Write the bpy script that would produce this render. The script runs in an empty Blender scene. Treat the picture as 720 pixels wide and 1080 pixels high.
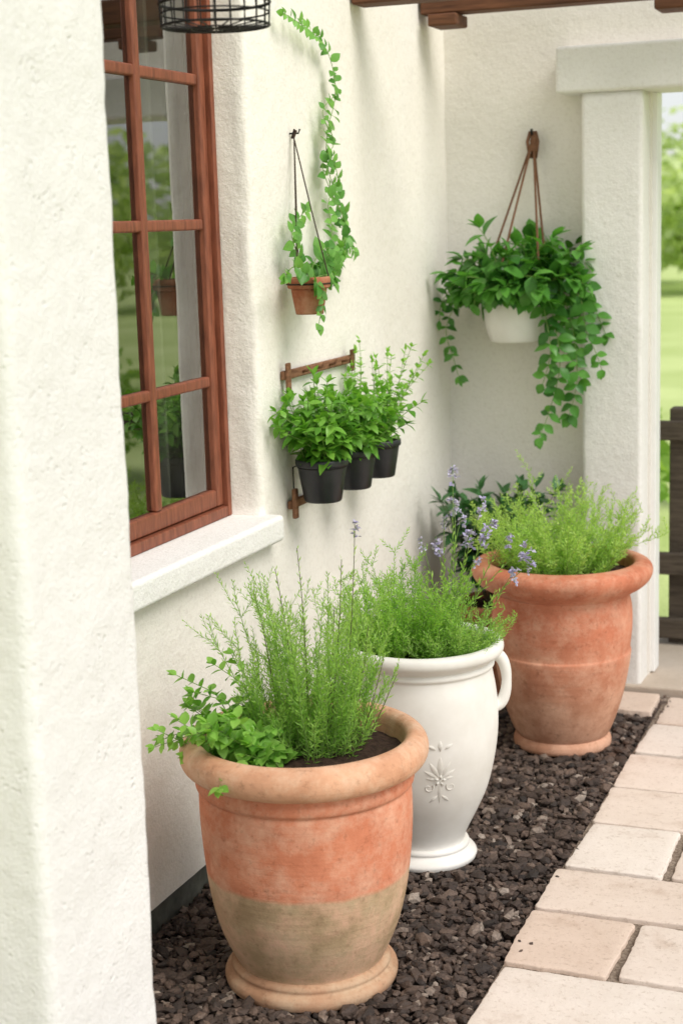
import bpy, bmesh, math, random
from mathutils import Vector, Matrix, noise
R = math.radians
C = bpy.context.scene.collection
rnd = random.Random(7)
V = Vector

# ------------------------------------------------------------------ camera
H = 1.5
Yc = V((660, 328, -1672)).normalized()
Zc = V((-280, 9090, 1672)).normalized()
Xc = Yc.cross(Zc).normalized()
Zc = Xc.cross(Yc).normalized()
M3 = Matrix((Xc, Yc, Zc))            # cam -> world
cam_d = bpy.data.cameras.new('camera')
cam = bpy.data.objects.new('camera', cam_d); C.objects.link(cam)
cam.matrix_world = Matrix.Translation((0, 0, H)) @ M3.to_4x4()
cam_d.sensor_fit = 'VERTICAL'; cam_d.sensor_height = 36; cam_d.lens = 36*1672/1080
cam_d.clip_end = 2000; cam_d.clip_start = 0.05
cam_d.dof.use_dof = True; cam_d.dof.focus_distance = 3.4; cam_d.dof.aperture_fstop = 4.0
bpy.context.scene.camera = cam
def ray(px, py): return M3 @ V((px-360, 540-py, -1672))
def at_Y(px, py, Y):
    d = ray(px, py); s = Y/d.y; return V((0, 0, H)) + d*s
def at_X(px, py, X):
    d = ray(px, py); s = X/d.x; return V((0, 0, H)) + d*s

# ------------------------------------------------------------------ mesh builder
class MB:
    def __init__(s): s.v = []; s.f = []; s.t = []
    def tube(s, pts, r0, r1=None, n=5, tint=.5, cap=False):
        if r1 is None: r1 = r0
        m = len(pts); b0 = len(s.v)
        a = None
        for i, p in enumerate(pts):
            p = V(p)
            d = (V(pts[min(i+1, m-1)])-V(pts[max(i-1, 0)]))
            if d.length < 1e-9: d = V((0, 0, 1))
            d.normalize()
            if a is None:
                a = d.orthogonal().normalized()
            else:
                a = (a-d*a.dot(d))
                a = a.normalized() if a.length > 1e-6 else d.orthogonal().normalized()
            b = d.cross(a)
            r = r0[i] if isinstance(r0, (list, tuple)) else r0+(r1-r0)*i/max(1, m-1)
            for k in range(n):
                an = 2*math.pi*k/n
                s.v.append(p+a*(r*math.cos(an))+b*(r*math.sin(an))); s.t.append(tint)
        for i in range(m-1):
            for k in range(n):
                k2 = (k+1) % n
                s.f.append((b0+i*n+k, b0+i*n+k2, b0+(i+1)*n+k2, b0+(i+1)*n+k))
        if cap:
            s.f.append(tuple(b0+k for k in reversed(range(n))))
            s.f.append(tuple(b0+(m-1)*n+k for k in range(n)))
    def leaf(s, p, d, up, L, W, droop=.25, tint=.5, fold=.25):
        d = V(d).normalized(); up = V(up)
        nrm = up-d*up.dot(d)
        if nrm.length < 1e-4: nrm = d.orthogonal()
        nrm.normalize(); side = d.cross(nrm)
        st = ((0, .06), (.14, .55), (.34, .97), (.58, .92), (.82, .5), (1, .0))
        b = len(s.v)
        for (t, w) in st:
            c = V(p)+d*(L*t)-nrm*(droop*L*t*t)
            hw = W*.5*w
            s.v += [c-side*hw+nrm*(fold*hw), c, c+side*hw+nrm*(fold*hw)]
            s.t += [tint]*3
        for i in range(len(st)-1):
            q = b+3*i
            s.f.append((q, q+1, q+4, q+3)); s.f.append((q+1, q+2, q+5, q+4))
    def needle(s, p, d, L, W, tint=.5, bend=0.0):
        d = V(d).normalized()
        side = d.cross(V((rnd.uniform(-1, 1), rnd.uniform(-1, 1), rnd.uniform(-1, 1))))
        if side.length < 1e-4: side = d.orthogonal()
        side.normalize()
        b = len(s.v); m = V(p)+d*(L*.5)
        s.v += [V(p), m+side*(W*.5), V(p)+d*L+V((0, 0, bend*L)), m-side*(W*.5)]
        s.t += [tint]*4
        s.f.append((b, b+1, b+2, b+3))
    def lathe(s, prof, c=(0, 0, 0), n=72, tint=.5, wob=0.0):
        b = len(s.v); c = V(c)
        for (r, z) in prof:
            for k in range(n):
                a = 2*math.pi*k/n
                rr = r
                if wob: rr = r+wob*noise.noise(V((math.cos(a)*1.3, math.sin(a)*1.3, z*6)))
                s.v.append(c+V((rr*math.cos(a), rr*math.sin(a), z))); s.t.append(tint)
        for i in range(len(prof)-1):
            for k in range(n):
                k2 = (k+1) % n
                s.f.append((b+i*n+k, b+i*n+k2, b+(i+1)*n+k2, b+(i+1)*n+k))
    def box(s, x0, x1, y0, y1, z0, z1, bev=0.004, seg=2, tint=.5, rot=None):
        bm = bmesh.new(); bmesh.ops.create_cube(bm, size=1)
        sx, sy, sz = x1-x0, y1-y0, z1-z0
        c = V(((x0+x1)/2, (y0+y1)/2, (z0+z1)/2))
        for v in bm.verts: v.co = V((v.co.x*sx, v.co.y*sy, v.co.z*sz))
        if bev > 0:
            bmesh.ops.bevel(bm, geom=list(bm.edges), offset=min(bev, .45*min(sx, sy, sz)), segments=seg, affect='EDGES', profile=.5)
        b = len(s.v); bm.verts.ensure_lookup_table()
        for v in bm.verts:
            co = v.co.copy()
            if rot: co = rot @ co
            s.v.append(co+c); s.t.append(tint)
        for f in bm.faces: s.f.append(tuple(b+v.index for v in f.verts))
        bm.free()
    def build(s, name, mat, parent=None, base=None, smooth=True, wn=False):
        if base is None: base = V(parent_base(parent)) if parent else V((0, 0, 0))
        me = bpy.data.meshes.new(name)
        me.from_pydata([tuple(v-base) for v in s.v], [], s.f)
        at = me.attributes.new('tint', 'FLOAT', 'POINT')
        at.data.foreach_set('value', s.t)
        me.polygons.foreach_set('use_smooth', [smooth]*len(me.polygons))
        me.materials.append(mat); me.update()
        o = bpy.data.objects.new(name, me); C.objects.link(o)
        if parent: o.parent = parent
        else: o.location = base
        o['_b'] = list(base)
        if wn:
            m = o.modifiers.new('wn', 'WEIGHTED_NORMAL'); m.keep_sharp = True
        return o
def parent_base(o): return o['_b']
def thing(name, label, cat, loc, group=None):
    o = bpy.data.objects.new(name, None); C.objects.link(o); o.location = loc
    o.empty_display_size = .05
    o['label'] = label; o['category'] = cat; o['_b'] = list(loc)
    if group: o['group'] = group
    return o
def struct(o, kind='structure', label=None, cat=None):
    o['kind'] = kind
    if label: o['label'] = label
    if cat: o['category'] = cat
    return o

# ------------------------------------------------------------------ materials
def lin(r, g, b):
    f = lambda c: (c/255/12.92) if c/255 <= .04045 else ((c/255+.055)/1.055)**2.4
    return (f(r), f(g), f(b), 1)
def newmat(name):
    m = bpy.data.materials.new(name); m.use_nodes = True
    nt = m.node_tree; nt.nodes.clear()
    out = nt.nodes.new('ShaderNodeOutputMaterial'); b = nt.nodes.new('ShaderNodeBsdfPrincipled')
    nt.links.new(b.outputs[0], out.inputs[0])
    return m, nt, b, out
def N(nt, t, **kw):
    n = nt.nodes.new(t)
    for k, v in kw.items(): setattr(n, k, v)
    return n
def noise_n(nt, co, scale, detail=4, rough=.55):
    n = N(nt, 'ShaderNodeTexNoise'); n.inputs['Scale'].default_value = scale
    n.inputs['Detail'].default_value = detail; n.inputs['Roughness'].default_value = rough
    nt.links.new(co, n.inputs['Vector']); return n.outputs['Fac']
def ramp(nt, fac, stops):
    r = N(nt, 'ShaderNodeValToRGB'); el = r.color_ramp.elements
    while len(el) < len(stops): el.new(.5)
    for e, (p, c) in zip(el, stops): e.position = p; e.color = c if len(c) == 4 else (*c, 1)
    nt.links.new(fac, r.inputs[0]); return r.outputs[0]
def mixc(nt, fac, a, b, blend='MIX'):
    m = N(nt, 'ShaderNodeMix', data_type='RGBA', blend_type=blend)
    for inp, val in ((m.inputs[0], fac), (m.inputs[6], a), (m.inputs[7], b)):
        if isinstance(val, (int, float, tuple)): inp.default_value = val
        else: nt.links.new(val, inp)
    return m.outputs[2]
def mathn(nt, op, a, b=0.0, c=0.0):
    m = N(nt, 'ShaderNodeMath', operation=op)
    for i, val in enumerate((a, b, c)):
        if isinstance(val, (int, float)): m.inputs[i].default_value = val
        else: nt.links.new(val, m.inputs[i])
    return m.outputs[0]
def bump(nt, b, h, strength, dist, prev=None):
    n = N(nt, 'ShaderNodeBump'); n.inputs['Strength'].default_value = strength; n.inputs['Distance'].default_value = dist
    nt.links.new(h, n.inputs['Height'])
    if prev: nt.links.new(prev, n.inputs['Normal'])
    if b is not None: nt.links.new(n.outputs[0], b.inputs['Normal'])
    return n.outputs[0]
def geo(nt): return N(nt, 'ShaderNodeNewGeometry').outputs['Position']
def objc(nt): return N(nt, 'ShaderNodeTexCoord').outputs['Object']

def stucco(name, c1, c2, fine=120, lump=28, fs=.5, ls=.5, pit=0.0, speckle=.35):
    m, nt, b, o = newmat(name); co = geo(nt)
    col = ramp(nt, noise_n(nt, co, 2.2, 5), [(.35, c1), (.7, c2)])
    speck = ramp(nt, noise_n(nt, co, fine*.6, 3), [(.3, (.80, .78, .75, 1)), (.5, (1, 1, 1, 1))])
    col = mixc(nt, speckle, col, speck, 'MULTIPLY')
    nt.links.new(col, b.inputs['Base Color']); b.inputs['Roughness'].default_value = .92
    b.inputs['Specular IOR Level'].default_value = .2
    n1 = bump(nt, None, noise_n(nt, co, lump, 4, .6), ls, .010)
    if pit:
        vo = N(nt, 'ShaderNodeTexVoronoi', feature='SMOOTH_F1'); vo.inputs['Scale'].default_value = 95
        nt.links.new(co, vo.inputs['Vector'])
        pits = ramp(nt, vo.outputs['Distance'], [(.0, (0, 0, 0, 1)), (.35, (1, 1, 1, 1))])
        msk = ramp(nt, noise_n(nt, co, 26, 2), [(.52, (0, 0, 0, 1)), (.66, (1, 1, 1, 1))])
        hh = mixc(nt, msk, (1, 1, 1, 1), pits)
        n1 = bump(nt, None, hh, pit, .005, n1)
    bump(nt, b, noise_n(nt, co, fine, 5, .65), fs, .005, n1)
    return m
def terracotta(name, stops, bloom, lowc=None, zsplit=None, soft=.01):
    m, nt, b, o = newmat(name); co = objc(nt)
    base = ramp(nt, noise_n(nt, co, 7, 6, .6), stops)
    if lowc:
        sep = N(nt, 'ShaderNodeSeparateXYZ'); nt.links.new(co, sep.inputs[0])
        z = mathn(nt, 'ADD', sep.outputs[2], mathn(nt, 'MULTIPLY', mathn(nt, 'SUBTRACT', noise_n(nt, co, 9, 5), .5), .022))
        mr = N(nt, 'ShaderNodeMapRange'); mr.inputs[1].default_value = zsplit-soft; mr.inputs[2].default_value = zsplit+soft
        nt.links.new(z, mr.inputs[0])
        low = ramp(nt, noise_n(nt, co, 10, 8, .65), lowc)
        base = mixc(nt, mr.outputs[0], low, base)
    st = ramp(nt, noise_n(nt, co, 11, 9, .75), [(.44, (0, 0, 0, 1)), (.68, (.8, .8, .8, 1))])
    base = mixc(nt, st, base, bloom)
    dk = ramp(nt, noise_n(nt, co, 60, 6, .7), [(.28, (.60, .56, .52, 1)), (.45, (1, 1, 1, 1))])
    base = mixc(nt, .75, base, dk, 'MULTIPLY')
    dk2 = ramp(nt, noise_n(nt, co, 3.5, 7, .7), [(.3, (.70, .64, .58, 1)), (.52, (1, 1, 1, 1))])
    base = mixc(nt, .6, base, dk2, 'MULTIPLY')
    nt.links.new(base, b.inputs['Base Color']); b.inputs['Roughness'].default_value = .82
    b.inputs['Specular IOR Level'].default_value = .25
    mp = N(nt, 'ShaderNodeMapping'); mp.inputs['Scale'].default_value = (2, 2, 70); nt.links.new(co, mp.inputs[0])
    n1 = bump(nt, None, noise_n(nt, mp.outputs[0], 1, 3), .35, .004)
    bump(nt, b, noise_n(nt, co, 130, 6, .7), .5, .002, n1)
    return m
def leafmat(name, dark, light, trans=.35, rough=.45):
    m, nt, b, o = newmat(name)
    a = N(nt, 'ShaderNodeAttribute', attribute_name='tint')
    col = mixc(nt, a.outputs['Fac'], dark, light)
    col = mixc(nt, .35, col, ramp(nt, noise_n(nt, geo(nt), 90, 2), [(.3, (.6, .6, .6, 1)), (.7, (1, 1, 1, 1))]), 'MULTIPLY')
    nt.links.new(col, b.inputs['Base Color']); b.inputs['Roughness'].default_value = rough
    b.inputs['Specular IOR Level'].default_value = .35
    t = N(nt, 'ShaderNodeBsdfTranslucent')
    tc = mixc(nt, 1.0, col, (1.4, 1.5, .7, 1), 'MULTIPLY'); nt.links.new(tc, t.inputs[0])
    mx = N(nt, 'ShaderNodeMixShader'); mx.inputs[0].default_value = trans
    nt.links.new(b.outputs[0], mx.inputs[1]); nt.links.new(t.outputs[0], mx.inputs[2]); nt.links.new(mx.outputs[0], o.inputs[0])
    return m
def simple(name, c1, c2, scale=20, rough=.6, bs=.2, bd=.002, spec=.4, metal=0, stretch=None, local=False):
    m, nt, b, o = newmat(name); co = objc(nt) if local else geo(nt)
    if stretch:
        mp = N(nt, 'ShaderNodeMapping'); mp.inputs['Scale'].default_value = stretch; nt.links.new(co, mp.inputs[0]); co = mp.outputs[0]
    f = noise_n(nt, co, scale, 6, .6)
    nt.links.new(ramp(nt, f, [(.3, c1), (.7, c2)]), b.inputs['Base Color'])
    b.inputs['Roughness'].default_value = rough; b.inputs['Specular IOR Level'].default_value = spec; b.inputs['Metallic'].default_value = metal
    bump(nt, b, f, bs, bd)
    return m

m_wall = stucco('wall_plaster', (.805, .77, .70, 1), (.845, .815, .755, 1), 150, 26, .40, .34)
m_back = stucco('back_plaster', (.79, .755, .70, 1), (.83, .795, .745, 1), 140, 24, .40, .36)
m_pillar = stucco('pillar_plaster', (.745, .735, .72, 1), (.785, .775, .76, 1), 170, 30, .55, .30, pit=.55, speckle=.25)
m_sill = stucco('sill_plaster', (.79, .775, .74, 1), (.83, .815, .79, 1), 160, 40, .3, .3)
m_trim = simple('trim_paint', (.84, .84, .82, 1), (.88, .88, .86, 1), 20, .5, .1, .001, .4)
m_step = stucco('step_stone', (.50, .42, .34, 1), (.64, .56, .47, 1), 120, 20, .4, .3)
m_plinth = simple('plinth', (.06, .065, .05, 1), (.12, .12, .10, 1), 30, .9, .5, .004)  # dark grey-green carries the shadow of the recess under the wall edge
m_frame = simple('frame_paint', lin(100, 54, 37), lin(144, 84, 60), 14, .5, .3, .001, .4, stretch=(6, 6, 1))
m_beam = simple('beam_wood', lin(72, 44, 28), lin(114, 74, 50), 8, .7, .4, .002, .3, stretch=(1, 12, 12))
m_rack = simple('rack_wood', lin(92, 62, 44), lin(148, 108, 82), 10, .85, .5, .002, .2, stretch=(10, 1.5, 10))
m_fence = simple('fence_wood', lin(70, 62, 54), lin(105, 94, 82), 10, .8, .4, .002, .2, stretch=(1, 8, 8))
m_black = simple('black_plastic', (.010, .011, .014, 1), (.018, .019, .023, 1), 40, .42, .1, .0008, .5)
m_iron = simple('black_iron', (.012, .012, .013, 1), (.03, .028, .026, 1), 60, .5, .2, .0008, .5, .6)
m_rope = simple('rope', lin(96, 66, 50), lin(140, 104, 80), 300, .9, .8, .002, .1)
m_cord = simple('dark_cord', lin(45, 38, 34), lin(78, 64, 54), 300, .9, .8, .002, .1)
m_soil = simple('soil', (.022, .014, .010, 1), (.07, .042, .03, 1), 70, .95, 1, .008, .15)
m_wpot = simple('white_ceramic', (.66, .635, .58, 1), (.80, .785, .745, 1), 7, .55, .15, .0015, .35, local=True)
m_curtain = simple('curtain', (.42, .39, .33, 1), (.5, .47, .41, 1), 8, .9, .1, .002, .1)
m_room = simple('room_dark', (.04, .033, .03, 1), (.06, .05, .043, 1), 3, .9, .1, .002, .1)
m_tc1 = terracotta('terracotta_banded', [(.3, lin(192, 116, 86)), (.7, lin(210, 138, 106))], lin(222, 178, 152),
                   [(.25, lin(152, 128, 98)), (.5, lin(178, 154, 122)), (.75, lin(196, 174, 144))], .240, .005)
m_tc1r = terracotta('terracotta_rim', [(.3, lin(200, 148, 116)), (.7, lin(218, 170, 138))], lin(226, 196, 170))
m_tc1f = terracotta('terracotta_foot', [(.3, lin(160, 122, 94)), (.7, lin(188, 148, 118))], lin(194, 170, 142))
m_tc3 = terracotta('terracotta_orange', [(.3, lin(186, 110, 82)), (.7, lin(206, 134, 104))], lin(216, 172, 146),
                   [(.3, lin(168, 118, 92)), (.7, lin(196, 148, 120))], .250, .12)
m_tc4 = terracotta('terracotta_small', [(.3, lin(146, 84, 56)), (.7, lin(172, 108, 78))], lin(190, 150, 122))
m_stem = leafmat('stem_green', (.15, .28, .05, 1), (.30, .46, .13, 1), .1)
m_stemb = leafmat('stem_brown', (.07, .07, .03, 1), (.15, .14, .07, 1), .05)
m_lf_fea = leafmat('leaf_feathery', (.18, .40, .06, 1), (.50, .72, .18, 1), .44, .5)
m_lf_dill = leafmat('leaf_dill', (.19, .44, .05, 1), (.50, .76, .15, 1), .44, .5)
m_lf_thy = leafmat('leaf_thyme', (.28, .50, .08, 1), (.60, .78, .24, 1), .45, .5)
m_lf_mint = leafmat('leaf_mint', (.10, .29, .03, 1), (.32, .58, .11, 1), .35, .4)
m_lf_bas = leafmat('leaf_basil', (.06, .22, .02, 1), (.24, .50, .075, 1), .35, .38)
m_lf_hang = leafmat('leaf_hanging', (.022, .115, .022, 1), (.14, .38, .06, 1), .28, .30)
m_lf_dark = leafmat('leaf_dark', (.016, .07, .026, 1), (.07, .19, .06, 1), .15, .35)
m_lf_vine = leafmat('leaf_vine', (.055, .20, .03, 1), (.22, .46, .10, 1), .35, .4)
m_petal = leafmat('petal', (.36, .32, .60, 1), (.68, .65, .86, 1), .3, .6)
m_lf_tree = leafmat('leaf_tree_hazed', (.44, .54, .26, 1), (.76, .82, .54, 1), .45, .8)  # distance haze and brightness painted in as a paler leaf colour
m_lf_shrub = leafmat('leaf_garden', (.20, .36, .06, 1), (.46, .62, .20, 1), .45, .7)
m_bark = simple('bark', (.20, .17, .13, 1), (.32, .28, .22, 1), 12, .9, .6, .01, .1)

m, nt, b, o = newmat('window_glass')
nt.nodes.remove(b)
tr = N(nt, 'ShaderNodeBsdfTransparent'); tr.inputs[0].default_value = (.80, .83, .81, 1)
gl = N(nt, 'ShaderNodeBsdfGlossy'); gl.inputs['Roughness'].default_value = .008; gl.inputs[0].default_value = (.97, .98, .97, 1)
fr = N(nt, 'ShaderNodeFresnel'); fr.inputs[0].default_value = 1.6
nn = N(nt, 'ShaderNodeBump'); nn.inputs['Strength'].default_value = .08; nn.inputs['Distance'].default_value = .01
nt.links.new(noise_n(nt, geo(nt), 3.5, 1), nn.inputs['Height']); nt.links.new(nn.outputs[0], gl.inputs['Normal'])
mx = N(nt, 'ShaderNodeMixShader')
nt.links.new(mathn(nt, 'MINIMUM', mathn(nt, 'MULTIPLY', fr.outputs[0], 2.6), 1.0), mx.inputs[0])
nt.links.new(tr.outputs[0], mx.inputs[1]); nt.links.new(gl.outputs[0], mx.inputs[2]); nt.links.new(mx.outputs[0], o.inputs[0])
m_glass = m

m, nt, b, o = newmat('mulch')
a = N(nt, 'ShaderNodeAttribute', attribute_name='tint')
col = ramp(nt, a.outputs['Fac'], [(0, (.020, .013, .010, 1)), (.5, (.070, .047, .036, 1)), (.85, (.14, .098, .076, 1)), (1, (.32, .27, .23, 1))])
col = mixc(nt, .8, col, ramp(nt, noise_n(nt, geo(nt), 180, 4), [(.3, (.5, .48, .46, 1)), (.65, (1.3, 1.25, 1.2, 1))]), 'MULTIPLY')
nt.links.new(col, b.inputs['Base Color']); b.inputs['Roughness'].default_value = .7
bump(nt, b, noise_n(nt, geo(nt), 220, 5, .7), .8, .003)
m_mulch = m

m, nt, b, o = newmat('slab_stone'); co = geo(nt)
a = N(nt, 'ShaderNodeAttribute', attribute_name='tint')
col = ramp(nt, a.outputs['Fac'], [(0, lin(212, 192, 176)), (.35, lin(224, 210, 198)), (.7, lin(226, 216, 206)), (1, lin(214, 194, 178))])
col = mixc(nt, .85, col, ramp(nt, noise_n(nt, co, 7, 9, .7), [(.25, (.66, .57, .50, 1)), (.44, (.95, .93, .91, 1)), (.75, (1.06, 1.06, 1.06, 1))]), 'MULTIPLY')
col = mixc(nt, .65, col, ramp(nt, noise_n(nt, co, 80, 6, .75), [(.32, (.60, .54, .48, 1)), (.46, (1, 1, 1, 1))]), 'MULTIPLY')
nt.links.new(col, b.inputs['Base Color']); b.inputs['Roughness'].default_value = .8
n1 = bump(nt, None, noise_n(nt, co, 14, 5), .28, .008)
bump(nt, b, noise_n(nt, co, 140, 5, .7), .5, .003, n1)
m_slab = m
m_joint = simple('joint_sand', (.12, .086, .060, 1), (.38, .31, .25, 1), 160, .95, .9, .006, .1)
m, nt, b, o = newmat('lawn'); co = geo(nt)
col = ramp(nt, noise_n(nt, co, .6, 6), [(.3, (.44, .56, .18, 1)), (.7, (.66, .76, .34, 1))])
col = mixc(nt, .6, col, ramp(nt, noise_n(nt, co, 60, 4), [(.3, (.7, .75, .6, 1)), (.7, (1.1, 1.1, 1.05, 1))]), 'MULTIPLY')
nt.links.new(col, b.inputs['Base Color']); b.inputs['Roughness'].default_value = .95
bump(nt, b, noise_n(nt, co, 60, 4), .5, .03); m_lawn = m

# ------------------------------------------------------------------ ground
g = MB(); g.v = [V((-300, -300, -.05)), V((300, -300, -.05)), V((300, 300, -.05)), V((-300, 300, -.05))]; g.f = [(0, 1, 2, 3)]; g.t = [.5]*4
struct(g.build('ground', m_lawn, smooth=False))

WX = -1.55; BY = 4.93; EX = -.82
gb = MB()
nx, ny = 24, 110
for j in range(ny+1):
    for i in range(nx+1):
        x = -1.60+(EX+.02+1.60)*i/nx; y = 1.2+(BY+.02-1.2)*j/ny
        gb.v.append(V((x, y, -.014+.006*noise.noise(V((x*14, y*14, 0)))))); gb.t.append(rnd.random()*.5)
for j in range(ny):
    for i in range(nx):
        q = j*(nx+1)+i; gb.f.append((q, q+1, q+nx+2, q+nx+1))
struct(gb.build('planting_bed', m_mulch))

P1 = V((-1.180, 2.755, 0)); P2 = V((-1.150, 3.405, 0)); P3 = V((-1.030, 4.295, 0)); P4 = V((-1.320, 4.69, 0))
feet = ((P1, .165), (P2, .112), (P3, .130), (P4, .095))
bm = bmesh.new(); bmesh.ops.create_icosphere(bm, subdivisions=1, radius=1)
ico_v = [v.co.copy() for v in bm.verts]; ico_f = [tuple(v.index for v in f.verts) for f in bm.faces]; bm.free()
st = MB()
def stone(x, y, z, r):
    e = Matrix.Rotation(rnd.uniform(0, 6.28), 3, 'Z') @ Matrix.Rotation(rnd.uniform(-.7, .7), 3, 'X')
    sx, sy, sz = r*rnd.uniform(.8, 1.6), r*rnd.uniform(.6, 1.0), r*rnd.uniform(.4, .8)
    b = len(st.v); t = min(1, max(0, rnd.gauss(.48, .27)))
    for v in ico_v:
        k = rnd.uniform(.65, 1.25)
        st.v.append(e @ V((v.x*sx*k, v.y*sy*k, v.z*sz*k))+V((x, y, z))); st.t.append(t)
    for f in ico_f: st.f.append((b+f[0], b+f[1], b+f[2]))
y = 1.9
while y < BY-.005:
    x = -1.565
    while x < EX-.004:
        xx = x+rnd.uniform(-.008, .008); yy = y+rnd.uniform(-.008, .008)
        if all((xx-p.x)**2+(yy-p.y)**2 > (r-.004)**2 for p, r in feet):
            r = rnd.choice((.006, .008, .010, .012, .014))
            stone(xx, yy, rnd.uniform(-.010, .003), r)
        x += .0125
    y += .0125
for q in range(1300):
    xx = rnd.uniform(-1.55, EX-.01); yy = rnd.uniform(2.1, BY-.02)
    if all((xx-p.x)**2+(yy-p.y)**2 > (r+.014)**2 for p, r in feet) and not (xx > -1.0 and yy > 4.56):
        stone(xx, yy, rnd.uniform(.002, .009), rnd.uniform(.009, .020))
for q in range(22):
    xx = EX+abs(rnd.gauss(0, .02)); stone(xx, rnd.uniform(2.4, 4.8), .015, rnd.uniform(.002, .005))
o = st.build('gravel', m_mulch, smooth=False); struct(o, 'stuff', 'dark brown lava rock mulch filling the bed beneath the pots', 'gravel')

bed = MB(); bed.v = [V((EX, .6, .004)), V((1.8, .6, .004)), V((1.8, 4.80, .004)), V((EX, 4.80, .004))]; bed.f = [(0, 1, 2, 3)]; bed.t = [.5]*4
struct(bed.build('path_bed', m_joint, smooth=False))
sl = MB()
def slab(x0, x1, y0, y1, zt, mb=sl):
    t = rnd.random(); cx, cy = (x0+x1)/2, (y0+y1)/2; hx, hy = (x1-x0)/2, (y1-y0)/2
    sd = rnd.uniform(0, 100); tx, ty = rnd.uniform(-.004, .004), rnd.uniform(-.004, .004)
    cr = .008; base = []
    cs = [[cx+sx_*hx+rnd.uniform(-.006, .006), cy+sy_*hy+rnd.uniform(-.006, .006)] for sx_, sy_ in ((-1, -1), (1, -1), (1, 1), (-1, 1))]
    for q in range(4):
        a = V((*cs[q], 0)); b_ = V((*cs[(q+1) % 4], 0)); d = (b_-a); L = d.length; d.normalize(); nrm = V((d.y, -d.x, 0))
        n = max(4, int(L/.012))
        for k in range(n+1):
            s_ = cr+(L-2*cr)*k/n; p = a+d*s_
            p = p+nrm*(.0035*noise.noise(V((p.x*25, p.y*25, sd)))+.0028*noise.noise(V((p.x*100, p.y*100, sd)))); base.append(p)
        d2 = (V((*cs[(q+2) % 4], 0))-b_).normalized(); base.append(b_-d*cr*.3+d2*cr*.3)
    n = len(base)
    rings = ((0, -.03), (0, zt-.003), (.001, zt-.0008), (.003, zt), (.02, zt+.0002))
    b = len(mb.v)
    for (ins, z) in rings:
        for p in base:
            fx = (hx-ins)/hx; fy = (hy-ins)/hy; x, y_ = (p.x-cx)*fx, (p.y-cy)*fy
            mb.v.append(V((cx+x, cy+y_, z+(tx*x+ty*y_ if z > 0 else 0)))); mb.t.append(t)
    for i in range(len(rings)-1):
        for k in range(n):
            k2 = (k+1) % n; mb.f.append((b+i*n+k, b+i*n+k2, b+(i+1)*n+k2, b+(i+1)*n+k))
    mb.f.append(tuple(b+(len(rings)-1)*n+k for k in range(n)))
rows = [1.2, 1.49, 1.77, 2.05, 2.33, 2.61, 2.886, 3.156, 3.396, 3.684, 3.95, 4.224, 4.50, 4.78]
firsts = [.3, .5, .3, .5, .30, .55, .235, .60, .235, .56, .30, .52, .26]
for i in range(len(rows)-1):
    x = EX+rnd.uniform(-.010, .008); w = firsts[i]
    while x < 1.7:
        slab(x+.009, x+w-.009, rows[i]+.008, rows[i+1]-.008, .0135+rnd.uniform(-.002, .002))
        x += w; w = rnd.choice((.28, .4, .5, .56))
slab(-.975, EX-.012, 4.60, 4.79, .016)
struct(sl.build('stone_path', m_slab))
ts = MB(); ts.box(-1.0, 1.8, 4.805, 5.12, -.03, .032, .008, 3)
ts.box(-1.3, 1.8, 5.125, 5.6, -.04, .022, .004, 2)
struct(ts.build('threshold_paving', m_step, wn=True))

# ------------------------------------------------------------------ house
house = thing('house', 'cream stuccoed house corner with a brown framed window and garden doorway', 'house', (WX, 3.0, 0))
y0, y1, z0, z1 = 2.2, 3.42, .80, 2.2
def lst(a, b, step, must):
    n = int((b-a)/step); L = [a+(b-a)*i/n for i in range(n+1)]
    L = [q for q in L if all(abs(q-m_) > step*.45 for m_ in must)]+list(must); return sorted(set(L))
RO = .02
ys = lst(.4, BY+.06, .03, (y0-RO, y1+RO)); zs = lst(.077, 2.7, .03, (z0-.0, z1+RO))
idx = {}
w = MB()
def wdisp(y, z): return .0045*noise.noise(V((y*5, z*5, 3)))+.0014*noise.noise(V((y*22, z*22, 7)))
def wv(i, j):
    if (i, j) not in idx:
        idx[(i, j)] = len(w.v); y, z = ys[i], zs[j]
        w.v.append(V((WX+wdisp(y, z), y, z))); w.t.append(.5)
    return idx[(i, j)]
ia, ib = ys.index(y0-RO), ys.index(y1+RO); ja, jb = zs.index(z0), zs.index(z1+RO)
for i in range(len(ys)-1):
    for j in range(len(zs)-1):
        if ia <= i < ib and ja <= j < jb: continue
        w.f.append((wv(i, j), wv(i+1, j), wv(i+1, j+1), wv(i, j+1)))
per = [(i, ja) for i in range(ia, ib)]+[(ib, j) for j in range(ja, jb)]+[(i, jb) for i in range(ib, ia, -1)]+[(ia, j) for j in range(jb, ja, -1)]
prev = [wv(*p) for p in per]
for (of, dp) in ((.012, .002), (.005, .007), (.001, .014), (0, .03), (0, .055), (0, .08), (0, .14)):
    cur = []
    for (i, j) in per:
        y = min(max(ys[i], y0-of), y1+of); z = min(max(zs[j], z0), z1+of)
        k = .005*noise.noise(V((y*9, z*9, dp*30)))+.0025*noise.noise(V((y*30, z*30, dp*60)))
        cur.append(len(w.v))
        w.v.append(V((WX-dp+k*.4+wdisp(y, z)*(1-dp/.14), y+(k if dp < .1 else 0)*(1 if j not in (ja, jb) else 0), z))); w.t.append(.5)
    for q in range(len(per)):
        q2 = (q+1) % len(per); w.f.append((prev[q], prev[q2], cur[q2], cur[q]))
    prev = cur
b0 = len(w.v)
w.v += [V((WX, .4, .0765)), V((WX, BY+.06, .0765)), V((WX-.2, BY+.06, .0765)), V((WX-.2, .4, .0765))]; w.t += [.5]*4; w.f.append((b0, b0+1, b0+2, b0+3))
wall = w.build('wall', m_wall, house)
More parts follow.
